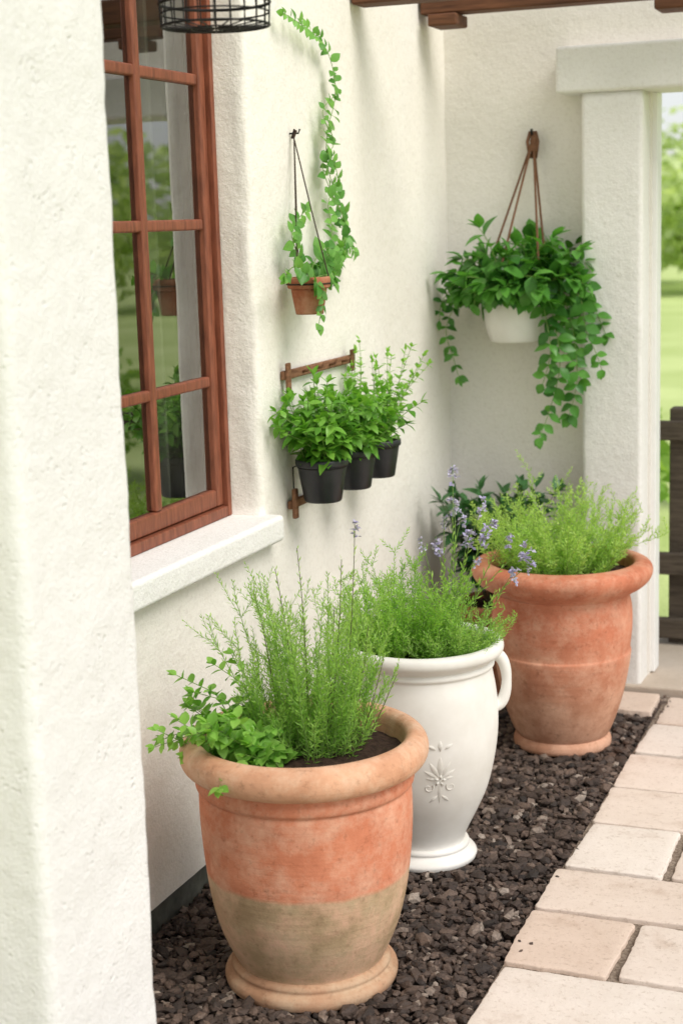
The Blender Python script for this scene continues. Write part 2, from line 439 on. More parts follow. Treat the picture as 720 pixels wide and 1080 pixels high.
pl = MB(); pl.box(WX-.12, WX-.03, .4, BY, -.04, .078, 0); pl.build('plinth', m_plinth, house, smooth=False)
bw = MB()
bw.box(-1.8, -.90, BY, BY+.09, -.04, 2.7, 0); bw.box(-.90, .62, BY, BY+.09, 1.875, 2.7, 0)
bw.build('back_wall', m_back, house, smooth=False)
def plaster_block(name, x0, x1, y0_, y1_, z0_, z1_, step, amp, mat, parent, r=.014, base=None, sc=7):
    mb = MB(); pts = []
    def seg(ax, ay, bx, by):
        n = max(1, int(math.hypot(bx-ax, by-ay)/step))
        for k in range(n): pts.append((ax+(bx-ax)*k/n, ay+(by-ay)*k/n))
    def arc(cx, cy, a0):
        for k in range(5):
            a = a0+R(90)*k/5; pts.append((cx+r*math.cos(a), cy+r*math.sin(a)))
    seg(x0+r, y0_, x1-r, y0_); arc(x1-r, y0_+r, R(-90)); seg(x1, y0_+r, x1, y1_-r); arc(x1-r, y1_-r, 0)
    seg(x1-r, y1_, x0+r, y1_); arc(x0+r, y1_-r, R(90)); seg(x0, y1_-r, x0, y0_+r); arc(x0+r, y0_+r, R(180))
    cx, cy = (x0+x1)/2, (y0_+y1_)/2; nz = max(2, int((z1_-z0_)/step)); n = len(pts)
    for j in range(nz+1):
        z = z0_+(z1_-z0_)*j/nz
        for (x, y) in pts:
            d = V((x-cx, y-cy, 0)).normalized()
            k = amp*(noise.noise(V((x*sc, y*sc, z*sc)))+.45*noise.noise(V((x*sc*5, y*sc*5, z*sc*5))))
            if j == 0 or j == nz: k -= .004
            mb.v.append(V((x, y, z))+d*k); mb.t.append(.5)
    for j in range(nz):
        for k in range(n):
            k2 = (k+1) % n; mb.f.append((j*n+k, j*n+k2, (j+1)*n+k2, (j+1)*n+k))
    mb.f.append(tuple(nz*n+k for k in range(n))); mb.f.append(tuple(reversed(range(n))))
    return mb.build(name, mat, parent, base=base)
plaster_block('pilaster', -1.09, -.905, 4.82, BY+.10, -.04, 1.853, .02, .003, m_sill, house)
lt = MB(); lt.box(-1.165, .62, 4.803, BY+.105, 1.853, 1.99, .012, 3); lt.build('lintel', m_sill, house, wn=True)
jb_ = MB(); jb_.box(-.904, -.885, 4.955, 5.03, .036, 1.853, .003, 2); jb_.build('door_trim', m_trim, house, wn=True)
plaster_block('door_pier', .36, .62, 4.82, BY+.10, -.04, 1.853, .03, .003, m_sill, house)
sb = MB(); sb.box(WX-.13, WX+.042, y0-.04, y1+.035, .742, .806, .012, 4)
sill = sb.build('window_sill', m_sill, house, wn=True)
# window
wf = MB(); fx0, fx1 = -1.685, -1.630
zb = .8065; fw = .020
wf.box(fx0, fx1, y0+.001, y0+fw, zb, z1, .003); wf.box(fx0, fx1, y1-fw, y1-.001, zb, z1, .003)
wf.box(fx0, fx1-.001, y0+fw+.0005, y1-fw-.0005, zb, zb+.026, .003); wf.box(fx0, fx1-.001, y0+fw+.0005, y1-fw-.0005, z1-.03, z1-.001, .003)
win = wf.build('window', m_frame, house, wn=True)
sx0, sx1 = -1.672, -1.642
sw = .034
sa = MB(); sy0, sy1 = y0+fw+.002, y1-fw-.002; sz0, sz1 = zb+.028, z1-.032
sa.box(sx0, sx1, sy0, sy0+sw, sz0, sz1, .005); sa.box(sx0, sx1, sy1-sw, sy1, sz0, sz1, .005)
sa.box(sx0, sx1-.0007, sy0+sw+.0005, sy1-sw-.0005, sz0, sz0+.042, .005); sa.box(sx0, sx1-.0007, sy0+sw+.0005, sy1-sw-.0005, sz1-.045, sz1, .005)
sa.build('sash', m_frame, win, wn=True)
mu = MB(); zz = (1.135, 1.50, 1.825)
for yv in (2.50, 2.79, 3.075): mu.box(sx0+.003, sx1-.001, yv-.014, yv+.014, sz0+.0425, sz1-.0455, .005)
for zv in zz:
    mu.box(sx0+.005, sx1-.0035, sy0+sw+.001, sy1-sw-.001, zv-.0125, zv+.0125, .005)
mu.build('muntin', m_frame, win, wn=True)
gp = MB(); gp.v = [V((-1.657, sy0+.02, sz0+.02)), V((-1.657, sy1-.02, sz0+.02)), V((-1.657, sy1-.02, sz1-.02)), V((-1.657, sy0+.02, sz1-.02))]; gp.f = [(0, 1, 2, 3)]; gp.t = [.5]*4
gp.build('pane', m_glass, win, smooth=False)
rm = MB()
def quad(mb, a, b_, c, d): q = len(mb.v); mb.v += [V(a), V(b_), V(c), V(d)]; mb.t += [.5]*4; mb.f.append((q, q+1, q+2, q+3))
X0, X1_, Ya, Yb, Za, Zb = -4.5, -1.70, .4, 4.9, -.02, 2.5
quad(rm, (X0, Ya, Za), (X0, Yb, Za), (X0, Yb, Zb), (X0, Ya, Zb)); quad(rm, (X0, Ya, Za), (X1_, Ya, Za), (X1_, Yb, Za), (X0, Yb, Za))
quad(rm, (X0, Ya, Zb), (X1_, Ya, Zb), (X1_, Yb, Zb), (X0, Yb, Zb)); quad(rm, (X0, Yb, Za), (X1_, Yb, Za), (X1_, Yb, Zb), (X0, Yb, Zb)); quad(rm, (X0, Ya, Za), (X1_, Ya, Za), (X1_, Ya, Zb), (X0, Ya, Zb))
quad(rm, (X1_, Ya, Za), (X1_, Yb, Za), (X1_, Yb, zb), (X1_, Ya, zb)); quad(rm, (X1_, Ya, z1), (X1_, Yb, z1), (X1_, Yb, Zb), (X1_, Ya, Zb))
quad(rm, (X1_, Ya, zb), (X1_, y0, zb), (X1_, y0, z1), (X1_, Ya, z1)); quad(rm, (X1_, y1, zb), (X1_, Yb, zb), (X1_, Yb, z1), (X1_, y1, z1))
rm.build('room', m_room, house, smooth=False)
cu = MB()
def curtain(ya, yb, x, n=60):
    b = len(cu.v)
    for i in range(n+1):
        y = ya+(yb-ya)*i/n; dx = .024*math.sin(i*.95)+.010*math.sin(i*.41+1)
        cu.v += [V((x+dx, y, .3)), V((x+dx*.8, y, 2.3))]; cu.t += [.5]*2
    for i in range(n): q = b+2*i; cu.f.append((q, q+2, q+3, q+1))
curtain(3.30, 3.66, -1.77); curtain(3.00, 3.10, -1.80, 20); curtain(2.1, 2.4, -1.77)
cu.build('curtain', m_curtain, house)

pil = plaster_block('pillar', WX+.01, -1.175, 1.80, 2.11, -.05, 2.6, .011, .0036, m_pillar, None, r=.020, base=V((-1.36, 1.95, 0)))
pil['label'] = 'thick white roughcast stucco pillar in the foreground, left of the window'; pil['category'] = 'pillar'

# ------------------------------------------------------------------ pergola
pg = thing('pergola', 'brown timber pergola beams spanning above the doorway', 'pergola', (-.5, 4.2, 0))
def beam(x0, x1, ya, yb, za, zb_):
    mb = MB(); mb.box(x0, x1, ya, yb, za, zb_, .006, 2); mb.build('beam', m_beam, pg, wn=True)
beam(WX+.006, .75, 4.68, 4.76, 2.095, 2.17)
beam(WX+.006, .75, 4.10, 4.19, 2.062, 2.13)
beam(WX+.006, .75, 2.41, 2.49, 2.12, 2.2)
for xx in (-1.47, -.80, -.1):
    mb = MB(); mb.box(xx-.045, xx+.045, 4.66, 4.78, 2.058, 2.0935, .006, 2); mb.build('corbel', m_beam, pg, wn=True)
for yy in (2.45, 4.2):
    mb = MB(); mb.box(.68, .77, yy-.045, yy+.045, -.04, 2.06 if yy > 3 else 2.118, .006, 2); mb.build('post', m_beam, pg, wn=True)

# wire lantern
lc = at_Y(227, 22, 2.45); lr = .089
ln = thing('lantern', 'black wire basket lantern hanging at the top edge, by the window', 'lantern', lc)
mb = MB()
def ring(mb, c, r, z, rad, n=40, m_=6):
    pts = [V((c.x+r*math.cos(2*math.pi*k/n), c.y+r*math.sin(2*math.pi*k/n), z)) for k in range(n+1)]
    mb.tube(pts, rad, rad, m_)
zz0 = lc.z
ring(mb, lc, lr, zz0-.008, .0022); ring(mb, lc, lr, zz0+.012, .0016); ring(mb, lc, lr*1.02, zz0+.028, .0026); ring(mb, lc, lr*.93, zz0+.13, .0022); ring(mb, lc, lr*.45, zz0-.012, .0014)
for k in range(22):
    a = 2*math.pi*k/22
    mb.tube([lc+V((lr*math.cos(a), lr*math.sin(a), -.008)), lc+V((lr*1.02*math.cos(a), lr*1.02*math.sin(a), .028)), lc+V((lr*.93*math.cos(a), lr*.93*math.sin(a), .13))], .0013, .0013, 5)
for k in range(11):
    a = math.pi*k/11
    mb.tube([lc+V((lr*math.cos(a), lr*math.sin(a), -.008)), lc+V((lr*.45*math.cos(a), lr*.45*math.sin(a), -.012)), lc+V((-lr*.45*math.cos(a), -lr*.45*math.sin(a), -.012)), lc+V((-lr*math.cos(a), -lr*math.sin(a), -.008))], .0012, .0012, 5)
mb.build('wire_basket', m_iron, ln)
mb = MB()
for k in range(3):
    a = 2*math.pi*k/3; mb.tube([lc+V((lr*.93*math.cos(a), lr*.93*math.sin(a), .13)), lc+V((0, 0, .2))], .0015, .0015, 5)
mb.tube([lc+V((0, 0, .2)), V((lc.x, lc.y, 2.12))], .002, .002, 6); mb.build('hanger', m_iron, ln)

# ------------------------------------------------------------------ plant helpers
def U(a, b): return rnd.uniform(a, b)
def grow(p, d, L, n, pull=(0, 0, 0), wob=.12):
    p = V(p); d = V(d).normalized(); pts = [p.copy()]; pull = V(pull)
    for i in range(n):
        d = (d+pull*(1/n)+V((rnd.gauss(0, 1), rnd.gauss(0, 1), rnd.gauss(0, 1)))*(wob/n**.5)).normalized()
        p = p+d*(L/n); pts.append(p.copy())
    return pts
def along(pts, gap, start=0.0):
    acc = 0; nxt = start; out = []; tot = sum((pts[i+1]-pts[i]).length for i in range(len(pts)-1))
    for i in range(len(pts)-1):
        s = pts[i+1]-pts[i]; l = s.length
        while nxt <= acc+l and l > 0:
            out.append((pts[i]+s*((nxt-acc)/l), s.normalized(), nxt/tot)); nxt += gap*U(.8, 1.2)
        acc += l
    return out
def needles(mbL, pts, gap, L, W, ang=50, start=.0, tb=.5, up=.0, tipboost=.25):
    k = U(0, 6)
    for (p, d, t) in along(pts, gap, start):
        k += 2.4; a = d.orthogonal().normalized(); b_ = d.cross(a)
        s_ = a*math.cos(k)+b_*math.sin(k); an = R(ang+U(-14, 14))*(1-.35*t)
        mbL.needle(p, d*math.cos(an)+s_*math.sin(an)+V((0, 0, up)), L*(1-.5*t*t)*U(.75, 1.2), W, min(1, max(0, tb+tipboost*(t-.4)+U(-.22, .22))), bend=U(-.1, .15))
def paired(mbL, pts, gap, L, W, face=None, start=.02, ang=60, tb=.45, droop=.3, jit=.35, endleaf=True):
    k = U(0, 3)
    for (p, d, t) in along(pts, gap, start):
        k += 1.57
        if face is not None:
            f = V(face); a = d.cross(f); a = a.normalized() if a.length > .05 else d.orthogonal().normalized(); b_ = f
        else: a = d.orthogonal().normalized(); b_ = d.cross(a)
        for sg in (1, -1):
            if face is not None: s_ = (a*sg+b_*U(-.1, .7)).normalized()
            else: s_ = (a*math.cos(k)+b_*math.sin(k))*sg
            an = R(ang+U(-18, 18)); dr = d*math.cos(an)+s_*math.sin(an)
            dr = (dr+V((U(-1, 1), U(-1, 1), U(-1, 1)))*jit*.5).normalized()
            up = V(face)*1.0+V((0, 0, .6)) if face is not None else V((0, 0, 1))+d*.4
            up = up+V((U(-1, 1), U(-1, 1), U(-1, 1)))*jit
            sc = U(.6, 1.1)*(1-.35*t)
            mbL.leaf(p, dr, up, L*sc, W*sc, droop*U(.3, 1.4), min(1, max(0, tb+U(-.4, .4)+.2*t)), fold=U(.1, .4))
    if endleaf and len(pts) > 1:
        d = (pts[-1]-pts[-2]).normalized(); up = V(face) if face is not None else V((0, 0, 1))
        for q in range(3):
            mbL.leaf(pts[-1], d+V((U(-1, 1), U(-1, 1), U(-1, 1)))*.6, up+d.orthogonal()*.2, L*U(.4, .7), W*U(.4, .7), .15, min(1, tb+.4))
def pot(root, name, prof_body, prof_rim, prof_foot, mb_, mr_, mf_, base, wob=.0015):
    a = MB(); a.lathe(prof_body, base, 96, wob=wob)
    body = a.build(name, mb_, root)
    if prof_rim: r = MB(); r.lathe(prof_rim, base, 96, wob=wob); r.build('rim', mr_, body)
    if prof_foot: f = MB(); f.lathe(prof_foot, base, 96, wob=wob); f.build('foot', mf_, body)
    return body
def smooth_prof(pr, n=3, k=1.0):
    out = []
    P = [V((a, b_*k, 0)) for a, b_ in pr]
    for i in range(len(P)-1):
        p0 = P[max(i-1, 0)]; p1 = P[i]; p2 = P[i+1]; p3 = P[min(i+2, len(P)-1)]
        for q_ in range(n):
            t = q_/n
            q = .5*((2*p1)+(p2-p0)*t+(2*p0-5*p1+4*p2-p3)*t*t+(3*p1-p0-3*p2+p3)*t**3); out.append((q.x, q.y))
    out.append((pr[-1][0], pr[-1][1]*k)); return out
def soil(root, c, r, z, name='soil', amp=.008):
    mb = MB(); rings, n = 14, 44; c = V(c)
    mb.v.append(V((c.x, c.y, z+.01))); mb.t.append(.5)
    for i in range(1, rings+1):
        rr = r*i/rings
        for k in range(n):
            a = 2*math.pi*k/n; x, y = c.x+rr*math.cos(a), c.y+rr*math.sin(a)
            mb.v.append(V((x, y, z+.012*(1-(i/rings)**2)+amp*noise.noise(V((x*40, y*40, 1)))+amp*.8*noise.noise(V((x*110, y*110, 4)))))); mb.t.append(.5)
    for k in range(n): mb.f.append((0, 1+k, 1+(k+1) % n))
    for i in range(rings-1):
        for k in range(n):
            k2 = (k+1) % n; a = 1+i*n; mb.f.append((a+k, a+n+k, a+n+k2, a+k2))
    return mb.build(name, m_soil, root)

# ------------------------------------------------------------------ POT 1
G1 = 'large pots of herbs on the mulch'
t1 = thing('potted_herbs', 'orange and tan two tone terracotta pot of feathery herbs, nearest the camera', 'potted plant', P1, G1)
K1 = 1.025
prof_b = smooth_prof([(.146, .040), (.150, .052), (.166, .085), (.183, .13), (.197, .19), (.206, .26), (.2105, .33), (.2105, .385), (.208, .398), (.2145, .404), (.2165, .414), (.214, .424), (.211, .436)], k=K1)
prof_r = smooth_prof([(.205, .432), (.222, .435), (.236, .443), (.2440, .455), (.2460, .470), (.242, .485), (.232, .496), (.218, .501), (.207, .497), (.200, .487), (.196, .46), (.19, .40), (.19, .36)], k=K1)
prof_f = smooth_prof([(.14, .0), (.168, .001), (.174, .008), (.175, .018), (.171, .026), (.163, .030), (.160, .034), (.161, .040), (.157, .046), (.149, .049), (.145, .049)])
pot(t1, 'pot', prof_b, prof_r, prof_f, m_tc1, m_tc1r, m_tc1f, P1)
soil(t1, P1, .195, .456*K1)
mbS, mbL = MB(), MB(); top = P1+V((0, 0, .458*K1))
for i in range(118):
    a = U(0, 6.283); r0 = .104*math.sqrt(U(0, 1))
    p = top+V((.008+r0*math.cos(a), .022+r0*math.sin(a), 0))
    out = V((math.cos(a), math.sin(a), 0))*(.10+2.9*r0)*U(.4, 1.2)
    L = U(.12, .385)*(1-1.3*r0); d = out+V((0, 0, 1))
    pts = grow(p, d, L, 9, (0, 0, .2), .20)
    mbS.tube(pts, .0012, .0005, 4, U(.4, .9)); needles(mbL, pts, .0036, .020, .0028, 52, .0, .42)
    for e in range(4):
        q = pts[rnd.randint(1, 7)]; p2 = grow(q, out*U(.3, 1.2)+V((U(-.8, .8), U(-.8, .8), .9)), L*U(.14, .34), 5, (0, 0, .3), .15)
        mbS.tube(p2, .0007, .0004, 3, .7); needles(mbL, p2, .0038, .016, .0025, 50, .0, .55)
hp = mbS.build('rosemary', m_stem, t1); mbL.build('foliage', m_lf_fea, hp)
mbS, mbL = MB(), MB()
for i in range(48):
    a = R(U(165, 300)); p = top+V((-.06+U(-.05, .06), -.06+U(-.06, .05), 0))
    d = V((math.cos(a), math.sin(a), U(.35, 1.6)))
    L = U(.07, .18); pts = grow(p, d, L, 8, (0, 0, -.75 if U(0, 1) < .6 else .1), .1)
    pts = [V((max(q.x, WX+.02), q.y, q.z)) for q in pts]
    mbS.tube(pts, .0015, .0008, 4, .5); paired(mbL, pts, .018, .040, .030, None, .02, 60, .5, .25)
for (px, py, Y) in ((186, 712, 2.66), (205, 730, 2.66), (225, 700, 2.74), (163, 788, 2.60), (244, 690, 2.8), (205, 775, 2.59), (172, 780, 2.62)):
    tgt = at_Y(px, py, Y); tgt.x = max(tgt.x, WX+.03); p = top+V((-.08+U(-.03, .03), -.05+U(-.03, .03), 0))
    mid = (p+tgt)/2+V((0, 0, .05)); pts = [p+(mid-p)*t*2 if t < .5 else mid+(tgt-mid)*(t-.5)*2 for t in [k/8 for k in range(9)]]
    mbS.tube(pts, .0014, .0007, 4, .6); paired(mbL, pts, .02, .036, .025, None, .03, 60, .5, .2)
hp = mbS.build('mint', m_stem, t1); mbL.build('foliage', m_lf_mint, hp)
def spray(mb, c, d, n, size):
    for q in range(n):
        h = U(0, .036)*size; w_ = .008*size; p = c-d*h+V((U(-w_, w_), U(-w_, w_), U(-.004, .004)))
        for e in range(4):
            mb.leaf(p, V((U(-1, 1), U(-1, 1), U(-.5, 1))), V((U(-1, 1), U(-1, 1), 1)), .0085*size, .006*size, .2, U(0, 1), .2)
mbS, mbL = MB(), MB(); heads = []
for (px, py, Y, ox, oy) in ((374, 552, 2.84, .06, .05), (360, 590, 2.78, .05, 0), (405, 690, 2.80, .1, .03), (396, 735, 2.74, .1, 0), (313, 578, 2.78, .0, .02), (352, 640, 2.74, .05, -.02), (268, 625, 2.78, -.05, .0), (418, 712, 2.78, .11, .03), (388, 660, 2.8, .08, .04), (290, 600, 2.8, -.03, .04)):
    p = top+V((ox, oy, 0)); tgt = at_Y(px, py, Y); mid = (p+tgt)/2+V((.012, 0, .02))
    pts = [p*(1-t)**2+mid*2*t*(1-t)+tgt*t*t for t in [k/10 for k in range(11)]]
    mbS.tube(pts, .0014, .0007, 4, .5); needles(mbL, pts, .008, .022, .0032, 45, .04, .6)
    if py < 560: heads.append((tgt, (pts[-1]-pts[-2]).normalized(), 1.0))
hp = mbS.build('wild_stem', m_stemb, t1); mbL.build('foliage', m_lf_fea, hp)
for c, d, s_ in heads: mb = MB(); spray(mb, c, d, 8, s_); mb.build('flower', m_petal, hp)

# ------------------------------------------------------------------ POT 2
t2 = thing('potted_herbs', 'white urn with a side handle and raised floral relief, holding herbs', 'potted plant', P2, G1)
K2 = 1.05
prof_b = smooth_prof([(.094, .038), (.094, .052), (.104, .075), (.127, .12), (.149, .17), (.164, .23), (.173, .29), (.175, .345), (.171, .395), (.164, .435), (.163, .447), (.168, .452), (.168, .458), (.163, .463)], k=K2)
prof_r = smooth_prof([(.160, .458), (.166, .467), (.178, .475), (.188, .483), (.191, .493), (.188, .503), (.178, .508), (.166, .505), (.159, .493), (.154, .46), (.150, .40)], k=K2)
prof_f = smooth_prof([(.10, 0), (.117, .001), (.121, .007), (.121, .014), (.114, .022), (.106, .027), (.102, .032), (.104, .037), (.101, .043), (.093, .045)])
body2 = pot(t2, 'urn', prof_b, prof_r, prof_f, m_wpot, m_wpot, m_wpot, P2)
def radius2(z):
    for i in range(len(prof_b)-1):
        if prof_b[i][1] <= z <= prof_b[i+1][1]:
            t = (z-prof_b[i][1])/(prof_b[i+1][1]-prof_b[i][1]+1e-9); return prof_b[i][0]*(1-t)+prof_b[i+1][0]*t
    return .16
for sgn in (1, -1):
    hd = V((math.cos(R(22)), math.sin(R(22)), 0))*sgn; pts = []
    for k in range(21):
        t = k/20; a = R(110)-R(222)*t
        pts.append(P2+hd*(.161+.036*max(0, math.cos(a*.84)))+V((0, 0, .428+.062*math.sin(a))))
    mb = MB(); mb.tube(pts, [.0115+.004*abs(math.cos(math.pi*k/20)) for k in range(21)], n=12, cap=True); mb.build('handle', m_wpot, body2)
mb = MB()
az0 = math.atan2(-P2.y, -P2.x)+R(12)
def surf(u, z, lift=.0):
    r = radius2(z)+lift; a = az0+u/.16; return P2+V((r*math.cos(a), r*math.sin(a), z))
def rl(u, z, du, dz, L, W, lift=.0004):   # a low leaf that follows the curve of the belly
    n = math.hypot(du, dz); du, dz = du/n, dz/n; b = len(mb.v)
    for (t, w_) in ((0, .15), (.2, .7), (.42, 1), (.65, .85), (.85, .45), (1, 0)):
        cu_, cz_ = u+du*L*t, z+dz*L*t; hw = W*.5*w_
        mb.v += [surf(cu_-dz*hw, cz_+du*hw, -.001), surf(cu_, cz_, lift+.0032*w_), surf(cu_+dz*hw, cz_-du*hw, -.001)]; mb.t += [.5]*3
    for i in range(5):
        q = b+3*i; mb.f.append((q, q+1, q+4, q+3)); mb.f.append((q+1, q+2, q+5, q+4))
def curl(u, z, r0, turns, sg, a0):
    pts = []
    for k in range(20):
        t = k/19; a = a0+sg*turns*6.283*t; rr = r0*(1-.75*t); pts.append(surf(u+rr*math.cos(a), z+rr*math.sin(a), -.0006))
    mb.tube(pts, [.0028*(1-.4*k/19) for k in range(20)], n=7)
for (an, L, W) in ((90, .052, .019), (62, .044, .016), (118, .044, .016), (34, .036, .014), (146, .036, .014), (8, .026, .012), (172, .026, .012)):
    rl(.006*math.cos(R(an)), .245+.006*math.sin(R(an)), math.cos(R(an)), math.sin(R(an)), L, W)
rl(0, .238, 0, -1, .055, .016); rl(.004, .205, .8, -.7, .028, .012); rl(-.004, .205, -.8, -.7, .028, .012)
for sg in (1, -1): curl(sg*.026, .226, .012, .95, sg, R(150) if sg > 0 else R(30)); rl(sg*.010, .320, sg*.8, .5, .020, .010)
rl(0, .315, 0, 1, .026, .012)
for k in range(5): rl(.004*math.cos(k*1.257), .243+.004*math.sin(k*1.257), math.cos(k*1.257+.3), math.sin(k*1.257+.3), .011, .009, .003)
m_rel = simple('relief_ceramic', (.60, .575, .52, 1), (.71, .69, .64, 1), 30, .6, .1, .001, .3)
mb.build('relief', m_rel, body2)
soil(t2, P2, .156, .462*K2)
top = P2+V((0, 0, .465*K2))
mbS, mbL = MB(), MB()
def fluffy(cx, cy, n, hmin, hmax, spread, rad, L, gap, tb, mbS, mbL, top, W=.0013, sub=4):
    for i in range(n):
        a = U(0, 6.283); r0 = rad*math.sqrt(U(0, 1)); p = top+V((cx+r0*math.cos(a), cy+r0*math.sin(a), 0))
        out = V((math.cos(a), math.sin(a), 0))*(spread*r0/rad)*U(.5, 1.2); Ls = U(hmin, hmax)*(1-.25*r0/rad)
        pts = grow(p, out+V((0, 0, 1)), Ls, 8, out*.25, .16); mbS.tube(pts, .0010, .0005, 4, .9)
        needles(mbL, pts, gap, L, W, 55, .0, tb)
        for q in range(sub):
            s0 = pts[rnd.randint(1, 8)]; dd = V((U(-1, 1), U(-1, 1), U(.2, 1.2)))
            p2 = grow(s0, dd, Ls*U(.14, .28), 4, (0, 0, .3), .15); mbS.tube(p2, .0006, .0004, 3, .9)
            needles(mbL, p2, gap*.9, L*.85, W, 50, .0, tb+.1)
fluffy(-.050, -.01, 165, .08, .265, .62, .094, .016, .0036, .40, mbS, mbL, top, W=.0028, sub=7)
hp = mbS.build('dill', m_stem, t2); mbL.build('foliage', m_lf_dill, hp)
mbS, mbL = MB(), MB()
fluffy(.072, .0, 105, .05, .185, 1.0, .072, .015, .0040, .42, mbS, mbL, top, W=.0027, sub=6)
hp = mbS.build('fennel', m_stem, t2); mbL.build('foliage', m_lf_fea, hp)
mbS, mbL = MB(), MB(); heads = []
for (px, py, Y, sz) in ((477, 490, 3.54, 1.2), (479, 526, 3.52, 1.2), (495, 560, 3.44, 1.3), (514, 556, 3.44, 1.3), (510, 526, 3.47, 1.1), (522, 540, 3.47, 1.1), (459, 566, 3.37, 1.3), (443, 568, 3.42, .8), (559, 572, 3.45, 1.4),
                     (544, 600, 3.40, 1.1), (537, 562, 3.42, 1.1), (504, 586, 3.37, .9), (468, 545, 3.52, .9), (562, 592, 3.45, 1.0), (488, 540, 3.5, 1.0)):
    tgt = at_Y(px, py, Y); p = top+V((.06+U(-.04, .05), U(-.04, .04), 0)); mid = (p+tgt)/2+V((U(-.01, .01), 0, .05))
    pts = [p*(1-t)**2+mid*2*t*(1-t)+tgt*t*t for t in [k/10 for k in range(11)]]
    mbS.tube(pts, .0014, .0008, 4, .3); needles(mbL, pts[:8], .010, .026, .004, 40, .03, .5)
    heads.append((tgt, (pts[-1]-pts[-2]).normalized(), sz))
hp = mbS.build('lavender', m_stem, t2); mbL.build('foliage', m_lf_fea, hp)
for c, d, s_ in heads: mb = MB(); spray(mb, c, (d+V((0, 0, 1.2))).normalized(), int(10*s_), s_); mb.build('flower', m_petal, hp)

# ------------------------------------------------------------------ POT 3
t3 = thing('potted_herbs', 'wide rimmed plain orange terracotta pot of fluffy herb beside the doorway pilaster', 'potted plant', P3, G1)
K = 1.07
prof_b = smooth_prof([(.126, .030), (.139, .05), (.159, .10), (.176, .16), (.188, .22), (.1935, .262), (.1905, .270), (.196, .32), (.197, .36), (.194, .395), (.188, .42), (.192, .432), (.19, .440)], k=K)
prof_r = smooth_prof([(.186, .420), (.200, .427), (.212, .434), (.228, .443), (.245, .458), (.253, .474), (.253, .488), (.246, .499), (.232, .505), (.215, .508), (.203, .503), (.198, .490), (.194, .46), (.19, .40)], k=K)
prof_f = smooth_prof([(.11, 0), (.132, .001), (.139, .008), (.139, .022), (.134, .032), (.130, .037), (.124, .038)])
pot(t3, 'pot', prof_b, prof_r, prof_f, m_tc3, m_tc3, m_tc3, P3)
soil(t3, P3, .194, .468*K)
top = P3+V((0, 0, .47*K)); mbS, mbL = MB(), MB()
fluffy(-.012, -.01, 200, .07, .31, .95, .135, .018, .0046, .45, mbS, mbL, top, W=.0038, sub=6)
hp = mbS.build('thyme', m_stem, t3); mbL.build('foliage', m_lf_thy, hp)

# ------------------------------------------------------------------ plant in the corner
t4 = thing('potted_shrub', 'dark broad leaved plant in a low terracotta pot, tucked in the wall corner', 'potted plant', P4)
pb = smooth_prof([(.085, 0), (.092, .01), (.105, .08), (.116, .16), (.124, .25), (.126, .27)])
pr = smooth_prof([(.124, .262), (.136, .266), (.141, .285), (.141, .305), (.134, .314), (.124, .312), (.118, .30), (.116, .24)])
pot(t4, 'pot', pb, pr, None, m_tc4, m_tc4, None, P4); soil(t4, P4, .119, .292)
mbS, mbL = MB(), MB(); top = P4+V((0.0, -.01, .30))
for i in range(64):
    a = U(0, 6.283); d = V((math.cos(a)*U(.1, .62), math.sin(a)*U(.1, .62), 1)); L = U(.22, .40)
    pts = grow(top+V((U(-.04, .04), U(-.04, .04), 0)), d, L, 7, (0, 0, -.1), .10)
    pts = [V((max(q.x, WX+.05), min(q.y, BY-.05), q.z)) for q in pts]
    mbS.tube(pts, .002, .001, 4, .3); paired(mbL, pts, .034, .088, .046, None, .12, 66, .45, .45)
hp = mbS.build('shrub', m_stemb, t4); mbL.build('foliage', m_lf_dark, hp)

# ------------------------------------------------------------------ wall rack with three black pots
rk = thing('wall_rack', 'small weathered wooden peg rail on the wall behind the three black pots', 'rack', (WX+.01, 3.78, .8))
mb = MB(); mb.box(WX+.004, WX+.016, 3.545, 4.01, 1.120, 1.142, .003); mb.build('rail', m_rack, rk, wn=True)
mb = MB(); mb.box(WX+.0165, WX+.026, 3.545, 3.565, 1.085, 1.162, .003); mb.build('bracket', m_rack, rk, wn=True)
mb = MB(); mb.box(WX+.0165, WX+.026, 3.985, 4.003, 1.10, 1.158, .003); mb.build('bracket', m_rack, rk, wn=True)
mb = MB(); mb.box(WX+.004, WX+.018, 3.56, 4.0, .797, .818, .003); mb.build('rail', m_rack, rk, wn=True)
mb = MB(); mb.box(WX+.0185, WX+.030, 3.553, 3.573, .775, .85, .003); mb.build('bracket', m_rack, rk, wn=True)
for yy in (3.66, 3.75, 3.84, 3.93):
    mb = MB(); mb.tube([V((WX+.013, yy, 1.13)), V((WX+.030, yy, 1.134)), V((WX+.038, yy, 1.145))], .0032, .0036, 8, cap=True); mb.build('peg', m_rack, rk)
for yy in (3.585, 3.80, 3.99):
    mb = MB(); c = V((WX+.09, yy, 0)); ring(mb, c, .061, .905, .002)
    mb.tube([V((WX+.03, yy, .905)), V((WX+.012, yy, .90)), V((WX+.012, yy, .81))], .002, .002, 6)
    mb.build('ring_hook', m_iron, rk)
